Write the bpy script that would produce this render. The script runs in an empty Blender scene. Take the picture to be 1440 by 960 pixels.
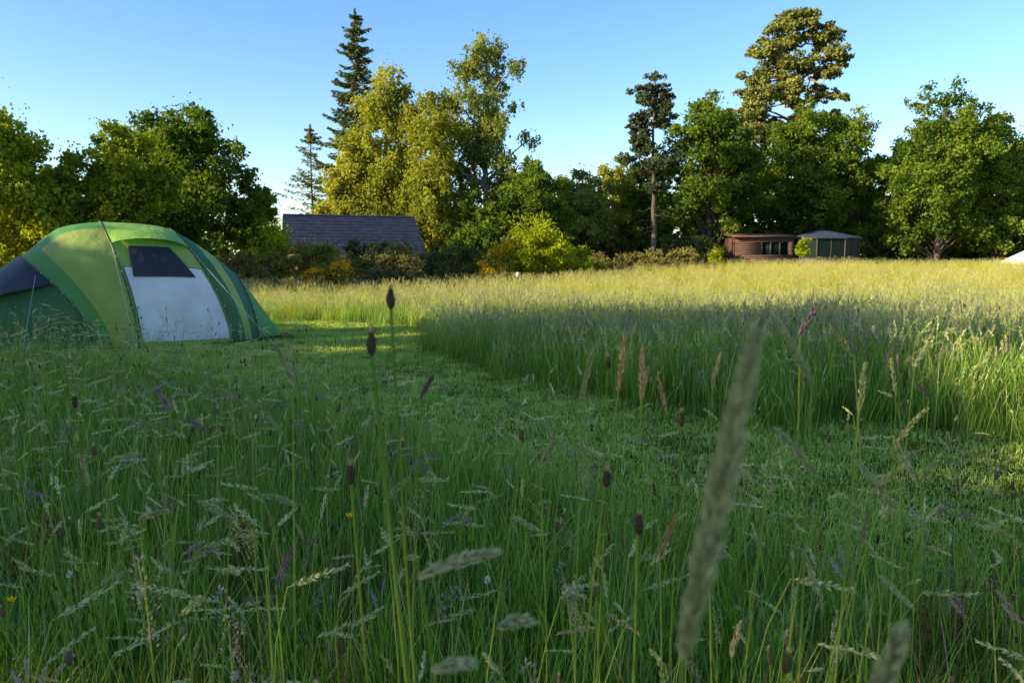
import bpy, math, random
import numpy as np
from mathutils import Vector
R = np.random.RandomState(7)
scene = bpy.context.scene
pi = math.pi

# ------------------------------------------------------------------ terrain
def sstep(a, b, x):
    t = np.clip((x-a)/(b-a), 0, 1); return t*t*(3-2*t)
def gz(x, y):
    x = np.asarray(x, float); y = np.asarray(y, float)
    z = 0.97*sstep(14, 52, y)*sstep(-6, 14, x)
    z = z+0.03*np.sin(x*0.7+1.3)*np.sin(y*0.5)
    z = z+0.35*sstep(60, 140, y)
    return z

# ------------------------------------------------------------------ mesh builder
class MB:
    def __init__(s): s.V=[]; s.F=[]; s.M=[]; s.T=[]; s.n=0
    def add(s, v, f, m=0, t=0.5):
        v=np.asarray(v,float).reshape(-1,3); f=np.asarray(f,int).reshape(-1,4)
        s.V.append(v); s.F.append(f+s.n); s.M.append(np.full(len(f),m) if np.isscalar(m) else np.asarray(m))
        s.T.append(np.full(len(v),float(t)) if np.isscalar(t) else np.asarray(t,float)); s.n+=len(v)
    def mesh(s, name, mats, smooth=False):
        V=np.concatenate(s.V); F=np.concatenate(s.F); M=np.concatenate(s.M); T=np.concatenate(s.T)
        me=bpy.data.meshes.new(name)
        me.vertices.add(len(V)); me.vertices.foreach_set('co',V.astype(np.float32).ravel())
        me.loops.add(len(F)*4); me.loops.foreach_set('vertex_index',F.astype(np.int32).ravel())
        me.polygons.add(len(F)); me.polygons.foreach_set('loop_start',(np.arange(len(F))*4).astype(np.int32))
        me.polygons.foreach_set('material_index',M.astype(np.int32))
        me.update(calc_edges=True)
        a=me.attributes.new('tint','FLOAT','POINT'); a.data.foreach_set('value',T.astype(np.float32))
        for m in mats: me.materials.append(m)
        if smooth: me.polygons.foreach_set('use_smooth',np.ones(len(F),bool))
        return me
    def obj(s, name, mats, loc=(0,0,0), smooth=False, parent=None, link=True):
        o=bpy.data.objects.new(name, s.mesh(name,mats,smooth)); o.location=loc
        if link: scene.collection.objects.link(o)
        if parent is not None: o.parent=parent
        return o

def tube(mb, P, rad, sides=5, m=0, t=0.5):
    P=np.asarray(P,float); n=len(P); rad=np.broadcast_to(rad,(n,))
    T=np.gradient(P,axis=0); T/=np.linalg.norm(T,axis=1,keepdims=True)+1e-9
    ref=np.array([0.,1,0]) if abs(T[:,1]).mean()<0.8 else np.array([1.,0,0])
    A=np.cross(T,ref); A/=np.linalg.norm(A,axis=1,keepdims=True)+1e-9
    B=np.cross(T,A)
    an=np.arange(sides)*2*pi/sides
    V=P[:,None]+rad[:,None,None]*(A[:,None]*np.cos(an)[None,:,None]+B[:,None]*np.sin(an)[None,:,None])
    i=np.arange(n-1)[:,None]*sides; j=np.arange(sides)[None]; k=(j+1)%sides
    F=np.stack([i+j,i+k,i+sides+k,i+sides+j],-1).reshape(-1,4)
    mb.add(V.reshape(-1,3),F,m,t)

def unit(v): return v/(np.linalg.norm(v,axis=-1,keepdims=True)+1e-9)
def leaves(mb, C, A, l, w, m=1, t=0.5, rs=R):
    """rhombic leaf faces at C, long axis A"""
    C=np.asarray(C,float); N=len(C); A=unit(A)
    B=unit(np.cross(A, rs.normal(size=(N,3))))
    l=np.broadcast_to(l,(N,))[:,None]; w=np.broadcast_to(w,(N,))[:,None]
    V=np.stack([C-A*l/2, C+B*w/2-A*l*.05, C+A*l/2, C-B*w/2-A*l*.05],1)
    F=np.arange(N*4).reshape(N,4)
    mb.add(V.reshape(-1,3),F,m,np.repeat(np.broadcast_to(t,(N,)),4))

def box(mb, c, s, m=0, rot=0.0):
    x,y,z=[q/2 for q in s]
    V=np.array([[-x,-y,-z],[x,-y,-z],[x,y,-z],[-x,y,-z],[-x,-y,z],[x,-y,z],[x,y,z],[-x,y,z]])
    ca,sa=math.cos(rot),math.sin(rot)
    V=V@np.array([[ca,sa,0],[-sa,ca,0],[0,0,1]])+np.array(c)
    mb.add(V,[[0,3,2,1],[4,5,6,7],[0,1,5,4],[1,2,6,5],[2,3,7,6],[3,0,4,7]],m)

# ------------------------------------------------------------------ materials
def newmat(name):
    m=bpy.data.materials.new(name); m.use_nodes=True; nt=m.node_tree; nt.nodes.clear()
    out=nt.nodes.new('ShaderNodeOutputMaterial'); return m,nt,out
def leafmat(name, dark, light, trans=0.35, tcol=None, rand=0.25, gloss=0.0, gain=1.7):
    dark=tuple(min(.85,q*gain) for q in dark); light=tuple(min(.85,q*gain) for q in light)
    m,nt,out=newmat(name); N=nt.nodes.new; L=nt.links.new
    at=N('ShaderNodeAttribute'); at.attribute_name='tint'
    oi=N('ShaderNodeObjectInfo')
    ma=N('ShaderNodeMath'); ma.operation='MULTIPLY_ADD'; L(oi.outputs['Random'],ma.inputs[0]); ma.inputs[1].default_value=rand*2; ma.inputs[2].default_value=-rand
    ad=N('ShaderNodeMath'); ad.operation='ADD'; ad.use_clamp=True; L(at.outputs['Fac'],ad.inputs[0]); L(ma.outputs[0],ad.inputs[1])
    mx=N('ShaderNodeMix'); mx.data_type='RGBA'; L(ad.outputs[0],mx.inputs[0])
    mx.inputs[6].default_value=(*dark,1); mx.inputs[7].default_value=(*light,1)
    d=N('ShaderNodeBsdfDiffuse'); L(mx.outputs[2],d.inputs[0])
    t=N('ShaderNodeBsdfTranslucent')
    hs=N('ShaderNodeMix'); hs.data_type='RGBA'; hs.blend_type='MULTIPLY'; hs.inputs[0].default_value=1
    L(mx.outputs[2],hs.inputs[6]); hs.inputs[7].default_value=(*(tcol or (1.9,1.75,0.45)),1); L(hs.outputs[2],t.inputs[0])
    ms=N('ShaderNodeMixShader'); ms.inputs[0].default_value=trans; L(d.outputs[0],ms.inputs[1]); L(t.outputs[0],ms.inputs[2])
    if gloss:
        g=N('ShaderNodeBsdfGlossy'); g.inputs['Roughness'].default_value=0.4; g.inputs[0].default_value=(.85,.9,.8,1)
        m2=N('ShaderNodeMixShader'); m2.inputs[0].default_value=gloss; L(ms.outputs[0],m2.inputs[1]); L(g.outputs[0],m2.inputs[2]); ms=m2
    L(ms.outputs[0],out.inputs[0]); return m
def noisemat(name, c1, c2, scale=5, rough=0.8, bump=0.2, stretch=(1,1,1), trans=0, detail=6, dist=0.02):
    m,nt,out=newmat(name); N=nt.nodes.new; L=nt.links.new
    tc=N('ShaderNodeTexCoord'); mp=N('ShaderNodeMapping'); mp.inputs['Scale'].default_value=stretch; L(tc.outputs['Object'],mp.inputs[0])
    no=N('ShaderNodeTexNoise'); no.inputs['Scale'].default_value=scale; no.inputs['Detail'].default_value=detail; L(mp.outputs[0],no.inputs[0])
    cr=N('ShaderNodeValToRGB'); cr.color_ramp.elements[0].position=.32; cr.color_ramp.elements[1].position=.68
    cr.color_ramp.elements[0].color=(*c1,1); cr.color_ramp.elements[1].color=(*c2,1); L(no.outputs['Fac'],cr.inputs[0])
    b=N('ShaderNodeBsdfPrincipled'); b.inputs['Roughness'].default_value=rough; L(cr.outputs[0],b.inputs['Base Color'])
    if bump:
        bu=N('ShaderNodeBump'); bu.inputs['Strength'].default_value=bump; bu.inputs['Distance'].default_value=dist; L(no.outputs['Fac'],bu.inputs['Height']); L(bu.outputs[0],b.inputs['Normal'])
    if trans:
        t=N('ShaderNodeBsdfTranslucent'); L(cr.outputs[0],t.inputs[0]); ms=N('ShaderNodeMixShader'); ms.inputs[0].default_value=trans
        L(b.outputs[0],ms.inputs[1]); L(t.outputs[0],ms.inputs[2]); L(ms.outputs[0],out.inputs[0])
    else: L(b.outputs[0],out.inputs[0])
    return m

bark=noisemat('bark',(.05,.038,.028),(.13,.10,.075),8,.9,.6,(3,3,.6))
bark_birch=noisemat('birch_bark',(.10,.09,.08),(.42,.40,.36),5,.8,.3,(1,1,4))
bark_pine=noisemat('pine_bark',(.16,.08,.035),(.40,.19,.08),6,.9,.6,(3,3,.8))
oakm=leafmat('oak_leaves',(.024,.048,.010),(.112,.150,.018),.35)
oak_br=leafmat('bright_oak_leaves',(.055,.08,.010),(.185,.205,.018),.4)  # lighter, yellower oak leaf colour, used in the left group
birchm=leafmat('birch_leaves',(.085,.10,.016),(.23,.22,.035),.4,(1.6,1.6,.5))
birchg=leafmat('birch_leaves_grey',(.065,.085,.025),(.16,.175,.045),.35)
conm=leafmat('fir_needles',(.038,.052,.024),(.12,.13,.042),.2)
pinem=leafmat('pine_needles',(.045,.06,.018),(.155,.15,.04),.15)
pined=leafmat('dark_pine_needles',(.018,.028,.018),(.055,.065,.03),.15)
gorsem=leafmat('gorse_leaves',(.045,.055,.016),(.14,.13,.03),.2)
gorsef=leafmat('gorse_flowers',(.5,.28,.015),(.75,.45,.02),.2,gain=1.1)
hedgem=leafmat('hedge_leaves',(.022,.034,.012),(.08,.085,.028),.25)
brightm=leafmat('bright_bush_leaves',(.09,.12,.010),(.25,.265,.016),.4)
dryh=leafmat('dry_scrub_leaves',(.055,.055,.022),(.18,.15,.05),.25)

# ------------------------------------------------------------------ trees
def limb(rs, a, b, n=5, wob=.06, sag=0.0):
    t=np.linspace(0,1,n)[:,None]; L=np.linalg.norm(b-a)
    P=a+(b-a)*t; P[1:-1]+=rs.normal(size=(n-2,3))*wob*L
    P[:,2]+= sag*L*np.sin(t[:,0]*pi)
    return P
def foliage(mb, rs, cents, radii, n, lsize, tvar=.28, squash=.75, sub=7, mi=1, droop=0.):
    k=len(cents); w=radii**2; w=w/w.sum()
    ci=rs.choice(k,size=n,p=w)
    so=unit(rs.normal(size=(k,sub,3)))*(rs.uniform(.35,1.0,(k,sub,1)))
    st=rs.normal(size=(k,sub))*.12
    ct=rs.normal(size=k)*.15
    si=rs.randint(0,sub,n)
    off=so[ci,si]+unit(rs.normal(size=(n,3)))*(rs.uniform(0,1,(n,1))**.6)*.46
    off[:,2]*=squash
    C=cents[ci]+off*radii[ci][:,None]
    if droop:
        d=rs.uniform(0,1,n)**2*droop; C[:,2]-=d*radii[ci]
    A=rs.normal(size=(n,3))+off*.8; A[:,2]-=.3+droop
    t=np.clip(.5+ct[ci]+st[ci,si]+rs.normal(size=n)*tvar*.6,0,1)
    s=lsize*rs.uniform(.6,1.3,n)
    leaves(mb,C,A,s*1.25,s*.85,mi,t,rs)

def broadleaf(name, x, y, H, W, base=1.0, ncl=34, n=16000, ls=.2, seed=0, mats=None, cr=.17, droop=0, shape=1.0, trunk_r=None, lean=0., squash=.78):
    rs=np.random.RandomState(seed); mb=MB(); z0=float(gz(x,y))
    W=W*1.12; rad=W*cr*rs.uniform(.55,1.3,ncl)
    cz=(base+H)/2; hz=(H-base)/2
    d=unit(rs.normal(size=(ncl,3))); r=rs.uniform(0.05,1,(ncl,1))**.45
    c=d*r
    c[:,:2]*=1+.30*np.abs(c[:,2:3])
    zf=c[:,2]*.5+.5
    wsc=1-(zf**2.0)*(.30*shape)
    cen=np.stack([c[:,0]*(W/2-rad*.55)*wsc, c[:,1]*(W/2-rad*.55)*wsc, cz+c[:,2]*(hz-rad*.55)],1)
    cen[:,0]+=lean*(cen[:,2]/H)
    cen[0]=[lean,0,H-rad[0]*.7]; cen[1]=[W*.13,0,H-rad[1]-.07*H]; cen[2]=[-W*.14,0,H-rad[2]-.1*H]
    tr=trunk_r or H*.018
    tz=np.linspace(-.2,H*.86,9); P=np.stack([rs.normal(size=9)*.04*tz/3+lean*tz/H, rs.normal(size=9)*.03*tz/3, tz],1)
    tube(mb,P,tr*(1-np.linspace(0,1,9)**1.2*.85),7,0)
    for i in range(ncl):
        hd=math.hypot(cen[i,0]-0,cen[i,1]); zz=np.clip(cen[i,2]-hd*rs.uniform(.5,1.0)-.3,base*.6+.3,H*.8)
        a=np.array([np.interp(zz,tz,P[:,0]),np.interp(zz,tz,P[:,1]),zz])
        tube(mb,limb(rs,a,cen[i],6,.05,.05),np.linspace(tr*.42*(1-zz/H*.6),tr*.06,6),4,0)
    foliage(mb,rs,cen,rad,n,ls,droop=droop,squash=squash)
    m=int(n*.07); d=unit(rs.normal(size=(m,3))); ii=rs.randint(0,ncl,m)
    C=cen[ii]+d*rad[ii][:,None]*rs.uniform(.8,1.12,(m,1)); leaves(mb,C,rs.normal(size=(m,3)),ls*.9,ls*.55,1,rs.uniform(.3,.9,m),rs)
    return mb.obj(name,mats,(x,y,z0))

def fir(name,x,y,H,W,seed,mats,n_wh=44,dens=1.0,base=.08,ls=.26,droopy=.25,fill=42):
    rs=np.random.RandomState(seed); mb=MB()
    tube(mb,[[0,0,-.2],[.05,0,H*.3],[-.04,.03,H*.6],[0,0,H]],[H*.014,H*.010,H*.006,.02],6,0)
    for k in range(n_wh):
        f=(k+rs.uniform(-.3,.3))/n_wh; z=H*(base+(1-base)*max(f,0))
        if z>H*.985: continue
        R0=W/2*(1-f)**.72*(.6+.6*rs.rand())+.15
        for b in range(rs.randint(4,8)):
            if rs.rand()>dens: continue
            a=rs.uniform(0,2*pi); L=R0*rs.uniform(.6,1.15)
            t=np.linspace(0,1,6); dz=-droopy*L*np.sin(t*pi*.75)*.9+ .12*L*t**2
            P=np.stack([np.cos(a)*L*t,np.sin(a)*L*t,z+dz],1); tube(mb,P,np.linspace(.045,.01,6)*H/18,3,0)
            m=int(16+L*fill*dens); tt=rs.uniform(.12,1,m)
            C=np.stack([np.interp(tt,t,P[:,i]) for i in range(3)],1)
            sp=(1.05-tt)*L*.30+.07
            side=np.array([-math.sin(a),math.cos(a),0])*1.0
            C=C+side*(rs.uniform(-1,1,m)*sp)[:,None]; C[:,2]-=rs.uniform(0,.40,m)*sp+rs.uniform(0,.14,m)
            A=np.array([math.cos(a),math.sin(a),-.25])+side*(rs.normal(size=m)*.7)[:,None]+rs.normal(size=(m,3))*.25
            leaves(mb,C,A,ls*rs.uniform(.7,1.3,m),ls*.40,1,np.clip(.5+rs.normal(size=m)*.2,0,1),rs)
    m=160; tt=rs.uniform(.9,1.0,m); C=np.stack([rs.normal(size=m)*.16*(1-tt)*9,rs.normal(size=m)*.16*(1-tt)*9,tt*H],1); leaves(mb,C,rs.normal(size=(m,3))+[0,0,.6],ls,ls*.35,1,.5,rs)
    return mb.obj(name,mats,(x,y,float(gz(x,y))))

def pine(name,x,y,H,W,crown0,seed,mats,ncl=26,n=14000,ls=.2,tr=.2,low=0,cr=.19,sq=.6,wob=.08):
    rs=np.random.RandomState(seed); mb=MB()
    tz=np.linspace(-.2,H*.95,10); P=np.stack([np.cumsum(rs.normal(size=10)*wob),np.cumsum(rs.normal(size=10)*.06),tz],1); P[:,:2]-=P[0,:2]
    tube(mb,P,tr*(1-np.linspace(0,1,10)*.8),8,0)
    f=rs.uniform(0,1,ncl); z=crown0+(H-crown0)*f; env=np.sin((f*.74+.2)*pi)**.6
    a=rs.uniform(0,2*pi,ncl); rr=rs.uniform(.1,1,ncl)**.6*W/2*env*.85
    rad=W*cr*rs.uniform(.5,1.3,ncl)*(.65+.35*env)
    tx=np.interp(z,tz,P[:,0]); ty=np.interp(z,tz,P[:,1])
    cen=np.stack([tx+np.cos(a)*rr,ty+np.sin(a)*rr,z-rad*.4],1); cen[0]=[P[-1,0],P[-1,1],H-rad[0]*.4]
    for i in range(ncl):
        zz=max(cen[i,2]-rr[i]*rs.uniform(0,.35),crown0*.8); s=np.array([np.interp(zz,tz,P[:,0]),np.interp(zz,tz,P[:,1]),zz])
        tube(mb,limb(rs,s,cen[i],6,.06,.03),np.linspace(tr*.34,tr*.07,6),4,0)
    for i in range(low):
        zz=rs.uniform(H*.2,crown0); aa=rs.uniform(0,2*pi); L=rs.uniform(.5,1.6)
        s=np.array([np.interp(zz,tz,P[:,0]),np.interp(zz,tz,P[:,1]),zz]); e=s+np.array([math.cos(aa)*L,math.sin(aa)*L,-.2*L])
        tube(mb,limb(rs,s,e,5,.08),np.linspace(tr*.16,.01,5),3,0)
    foliage(mb,rs,cen,rad,n,ls,squash=sq,sub=9)
    return mb.obj(name,mats,(x,y,float(gz(x,y))))

O=[bark,oakm]; OB=[bark,oak_br]
# left group
broadleaf('oak_tree',-16.8,24,7.1,5.4,.3,54,28000,.13,1,OB)
broadleaf('oak_tree',-13.6,25.5,6.0,4.4,.2,44,22000,.13,2,OB)
broadleaf('oak_tree',-12.7,30,7.7,5.0,.3,54,27000,.14,3,O)
broadleaf('oak_tree',-16.2,34,7.9,5.0,.3,44,19000,.15,4,OB)
broadleaf('oak_tree',-11.0,31.5,4.6,2.8,.1,24,10000,.13,5,O)
# centre
fir('fir_tree',-11.0,54,18.9,9.6,11,[bark,conm],46,fill=46,ls=.28)
fir('larch_tree',-13.3,50,10.3,6.8,12,[bark,pinem],32,.55,.15,.2,.1,fill=40)
broadleaf('birch_tree',-8.2,50,14.4,6.9,.6,80,40000,.18,13,[bark_birch,birchm],.14,droop=1.0,shape=1.5)
broadleaf('birch_tree',-4.6,48.5,12.2,6.2,.4,66,32000,.18,14,[bark_birch,birchm],.15,droop=1.0,shape=1.1)
broadleaf('birch_tree',-11.0,49,8.5,4.2,.4,36,15000,.18,33,[bark_birch,birchm],.17,droop=.8,shape=1.2)
broadleaf('birch_tree',-1.6,50,16.0,6.8,1.0,74,24000,.17,15,[bark_birch,birchg],.118,droop=.9,shape=.8)
broadleaf('oak_tree',1.3,47,7.6,5.6,.2,42,19000,.17,16,O)
broadleaf('oak_tree',-2.2,46,5.6,4.6,.1,34,13000,.17,17,O)
broadleaf('birch_tree',5.2,56,7.8,6.2,.2,42,16000,.2,18,[bark,birchg])
broadleaf('birch_tree',8.4,59,9.0,5.6,.2,40,14000,.2,19,[bark,birchm])
# right
pine('pine_tree',9.1,48,12.4,4.0,4.6,21,[bark,pined],42,12000,.17,.19,16,cr=.18)
broadleaf('oak_tree',14.2,54,12.3,7.2,.2,74,32000,.2,22,O,.155)
broadleaf('oak_tree',11.2,58,8.8,5.2,.2,40,15000,.2,23,O)
pine('scots_pine_tree',25.6,66,21.8,9.8,11.5,24,[bark_pine,pinem],72,34000,.24,.36,4,cr=.125,sq=.55,wob=.2)
pine('scots_pine_tree',21.0,66,14.8,7.5,8.0,25,[bark_pine,pinem],38,17000,.24,.28,3,cr=.15,sq=.55)
broadleaf('oak_tree',22.9,60,12.8,7.8,.2,80,34000,.21,26,O,.15)
broadleaf('oak_tree',18.4,61,10.6,6.4,.2,52,20000,.21,27,O,.16)
broadleaf('oak_tree',27.4,61,12.8,7.4,.2,66,28000,.21,28,O,.16)
broadleaf('oak_tree',30.8,54,13.2,7.4,.0,84,38000,.19,29,O,.15)
broadleaf('oak_tree',36.2,56,11.0,7.0,.0,64,27000,.2,30,O,.155)
broadleaf('oak_tree',41.5,57,10.8,7.0,.2,48,17000,.2,31,O,.16)
broadleaf('oak_tree',32.8,62,10.6,7.0,.2,50,18000,.22,32,O,.16)
broadleaf('oak_tree',39.0,62,10.6,7.0,.2,44,15000,.22,34,O,.16)
# tree belt beyond the left edge of the view (this is what shades the near meadow)
k=40
for (x,y,H,W,nn) in [(-24,-17,15,9,17000),(-23,-11.0,15,7.4,18000),(-24,-3.2,15,7.8,18000),(-23,1.4,13,6.6,14000),(-25,5,9.2,6.2,12000),(-24,9,7.6,4.5,10000),(-32,-18,17,9,15000),(-22,-25,15,9,12000),(-30,-.5,15,7,15000)]:
    broadleaf('oak_tree',x,y,H,W,.8,50,nn,.32,k,O,.17); k+=1

def mass(name, pts, n, ls, mats, seed, kk=9, zc=.48, zr=.38):
    rs=np.random.RandomState(seed); mb=MB(); C=[];Rr=[]
    for (x,y,H,W) in pts:
        z0=float(gz(x,y))
        c=unit(rs.normal(size=(kk,3)))*rs.uniform(.3,1,(kk,1))
        C.append(np.stack([x+c[:,0]*W*.4,y+c[:,1]*W*.3,z0+H*zc+c[:,2]*H*zr],1)); Rr.append(np.full(kk,W*.22)*rs.uniform(.7,1.3,kk))
        tube(mb,[[x,y,z0-.2],[x,y,z0+H*.7]],[W*.03,W*.01],5,0)
    foliage(mb,rs,np.concatenate(C),np.concatenate(Rr),n,ls)
    return mb.obj(name,mats)
rs=np.random.RandomState(99); pts=[]
for x in np.arange(-75,110,3.0):
    y=76+rs.uniform(-4,5)+abs(x)*.05; H=rs.uniform(4.3,6.0) if x<-16 else (rs.uniform(5,7) if x<2 else rs.uniform(8,11))
    pts.append((x+rs.uniform(-1,1),y,H,rs.uniform(5.5,8)))
for x in np.arange(-60,-18,3.5): pts.append((x,42+rs.uniform(-3,3),rs.uniform(5.5,7.5),6))
mass('distant_trees',pts,105000,.36,O,5)
pts=[(x+rs.uniform(-.5,.5),64+rs.uniform(-1,2),rs.uniform(3.2,5.2),4.2) for x in np.arange(-20,64,1.6)]
pts+=[(x+rs.uniform(-.5,.5),58+rs.uniform(-1,1),rs.uniform(2.5,3.6),3.4) for x in np.arange(25.5,50,1.4)]
pts+=[(x+rs.uniform(-.5,.5),57+rs.uniform(-1,1),rs.uniform(2.2,3.2),3) for x in np.arange(3,16,1.4)]
mass('woodland_undergrowth',pts,105000,.26,[bark,hedgem],6,12,.40,.40)

# hedges and shrubs
def shrub(name,x,y,H,W,D,n,ls,seed,mats,flower=0,ncl=22,sp=.2):
    rs=np.random.RandomState(seed); mb=MB()
    c=unit(rs.normal(size=(ncl,3)))*rs.uniform(.2,1,(ncl,1))**.5
    rad=min(W,H)*sp*rs.uniform(.6,1.3,ncl)
    cen=np.stack([c[:,0]*(W/2-rad*.4),c[:,1]*(D/2-rad*.3),np.maximum(H*.48+c[:,2]*(H*.52-rad*.5),rad*.4)],1)
    zz=gz(x+cen[:,0],y+cen[:,1])-gz(x,y); cen[:,2]+=zz
    for i in range(ncl): tube(mb,limb(rs,np.array([cen[i,0]*.5,cen[i,1]*.4,-.1]),cen[i],5,.05),np.linspace(.03,.006,5),3,0)
    foliage(mb,rs,cen,rad,n,ls,sub=6)
    m=n//9; ii=rs.randint(0,ncl,m); d=unit(rs.normal(size=(m,3))+[0,0,.7]); leaves(mb,cen[ii]+d*rad[ii][:,None]*rs.uniform(.9,1.5,(m,1)),d+rs.normal(size=(m,3))*.3,ls*1.5,ls*.45,1,rs.uniform(.4,1,m),rs)
    if flower:
        fc=rs.choice(ncl,max(2,ncl//2),replace=False)
        ii=fc[rs.randint(0,len(fc),flower)]; d=unit(rs.normal(size=(flower,3))+[-.2,-.5,.6]); C=cen[ii]+d*rad[ii][:,None]*rs.uniform(.7,1.15,(flower,1))*[1,1,.8]
        leaves(mb,C,rs.normal(size=(flower,3)),ls*.9,ls*.7,2,rs.uniform(0,1,flower),rs)
    return mb.obj(name,mats,(x,y,float(gz(x,y))))
H1=[bark,hedgem]; G=[bark,gorsem,gorsef]; DH=[bark,dryh]; BB=[bark,brightm]
shrub('hedge',-10.8,28.5,1.95,4.6,2,15000,.085,61,DH,ncl=36)
shrub('hedge',-13.6,27.5,1.5,3.4,2,9000,.085,62,H1,ncl=24)
shrub('gorse_bush',-7.5,28.3,2.3,2.8,2,13000,.07,63,G,3200)
shrub('hedge',-5.3,31.5,2.1,4.0,2.2,14000,.085,64,DH,ncl=34)
shrub('hedge',-2.7,33,2.2,3.4,2.2,13000,.085,65,H1,ncl=30)
shrub('hedge',-9,34,2.3,4,2.2,11000,.09,66,H1,ncl=30)
shrub('hedge',-7.0,38,2.5,7,2.2,14000,.1,78,H1,ncl=40)
shrub('gorse_bush',-1.0,33.2,2.0,2.1,1.7,8000,.075,67,G,3800)
shrub('laurel_bush',1.15,34.5,3.1,3.8,2.8,20000,.11,68,BB,ncl=38)
shrub('laurel_bush',3.0,36,1.9,2.2,2,7000,.11,69,BB)
shrub('gorse_bush',-.3,35,2.3,2.4,2,7000,.09,79,[bark,brightm,gorsef],1800)
shrub('hedge',5.5,42,1.45,5,2,11000,.1,70,DH,ncl=36)
shrub('hedge',9.6,46,1.4,5,2,11000,.1,71,DH,ncl=34)
shrub('gorse_bush',4.2,39.5,1.4,2.6,1.6,5000,.09,72,BB)
shrub('hedge',0.5,39,2.6,6,2,11000,.12,73,H1,ncl=34)
shrub('hedge',11.8,50,2.0,5,2,10000,.12,74,H1,ncl=30)
shrub('bramble_bush',13.0,47.5,1.3,1.1,1,1800,.1,75,BB)
shrub('bramble_bush',-9.4,29.0,3.0,1.7,1.3,8500,.09,76,BB)
shrub('bramble_bush',-13.2,25.5,1.5,1.6,1.2,4000,.08,80,BB)
shrub('bramble_bush',-12.2,37,4.3,2.6,1.5,10000,.1,81,BB,ncl=28)
broadleaf('sapling_tree',18.6,47.5,1.95,1.15,.6,9,1000,.1,77,BB,.24,trunk_r=.03)

# ------------------------------------------------------------------ ground
xs=np.unique(np.concatenate([np.linspace(-700,-60,24),np.linspace(-60,70,131),np.linspace(70,700,24)]))
ys=np.unique(np.concatenate([np.linspace(-300,-20,14),np.linspace(-20,90,121),np.linspace(90,1200,30)]))
X,Y=np.meshgrid(xs,ys); mb=MB(); nx=len(xs)
i,j=np.meshgrid(np.arange(len(ys)-1),np.arange(nx-1),indexing='ij'); a=(i*nx+j).ravel()
mb.add(np.stack([X,Y,gz(X,Y)],-1),np.stack([a,a+1,a+nx+1,a+nx],-1),0)
gm,nt,out=newmat('meadow_ground'); N=nt.nodes.new; L=nt.links.new
tc=N('ShaderNodeTexCoord'); n1=N('ShaderNodeTexNoise'); n1.inputs['Scale'].default_value=.35; n1.inputs['Detail'].default_value=5; L(tc.outputs['Object'],n1.inputs[0])
n2=N('ShaderNodeTexNoise'); n2.inputs['Scale'].default_value=14; n2.inputs['Detail'].default_value=8; L(tc.outputs['Object'],n2.inputs[0])
c1=N('ShaderNodeValToRGB'); c1.color_ramp.elements[0].position=.3; c1.color_ramp.elements[0].color=(.08,.105,.018,1); c1.color_ramp.elements[1].position=.7; c1.color_ramp.elements[1].color=(.18,.195,.035,1); L(n1.outputs[0],c1.inputs[0])
c2=N('ShaderNodeValToRGB'); c2.color_ramp.elements[0].position=.35; c2.color_ramp.elements[0].color=(.5,.42,.33,1); c2.color_ramp.elements[1].position=.65; c2.color_ramp.elements[1].color=(1.2,1.2,1.1,1); L(n2.outputs[0],c2.inputs[0])
mm=N('ShaderNodeMix'); mm.data_type='RGBA'; mm.blend_type='MULTIPLY'; mm.inputs[0].default_value=1; L(c1.outputs[0],mm.inputs[6]); L(c2.outputs[0],mm.inputs[7])
b=N('ShaderNodeBsdfDiffuse'); L(mm.outputs[2],b.inputs[0]); bu=N('ShaderNodeBump'); bu.inputs['Strength'].default_value=.6; bu.inputs['Distance'].default_value=.04; L(n2.outputs[0],bu.inputs['Height']); L(bu.outputs[0],b.inputs['Normal']); L(b.outputs[0],out.inputs[0])
mb.obj('ground',[gm],smooth=True)

# ------------------------------------------------------------------ grass sources
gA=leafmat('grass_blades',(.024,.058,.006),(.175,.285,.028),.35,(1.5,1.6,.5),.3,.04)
gS=leafmat('grass_stems',(.10,.15,.025),(.29,.34,.08),.25,None,.3)
gH=leafmat('seed_head_green',(.19,.215,.09),(.50,.49,.27),.3,(1.2,1.15,.8),.35,gain=1.45)
gT=leafmat('seed_head_tan',(.28,.21,.10),(.54,.44,.24),.3,(1.2,1.1,.7),.3,gain=1.4)
gP=leafmat('seed_head_purple',(.14,.095,.095),(.38,.29,.28),.3,(1.2,1.1,1),.3,gain=1.3)
gD=leafmat('plantain_head',(.035,.028,.018),(.14,.10,.06),.05,None,.3,gain=1.2)
gR=leafmat('sorrel_red',(.09,.032,.018),(.27,.115,.055),.2,(1.2,1,.7),.3,gain=1.3)
gY=leafmat('buttercup_petal',(.75,.5,.01),(.85,.65,.01),.2,(1,1,.6),.1,.0,1)
gW=leafmat('white_petal',(.6,.6,.55),(.8,.8,.76),.3,(1,1,1),.1,.0,1)
gL=leafmat('lawn_blades',(.16,.225,.04),(.42,.49,.13),.3,(1.3,1.3,.5),.35,.0)
gF=leafmat('sunlit_field_grass',(.16,.165,.012),(.44,.38,.03),.4,(1.5,1.35,.4),.3,.0)  # sunlit yellow of the far strip is put into this blade colour
GM=[gA,gS,gH,gT,gP,gD,gR,gY,gW,gL,gF]
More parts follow.
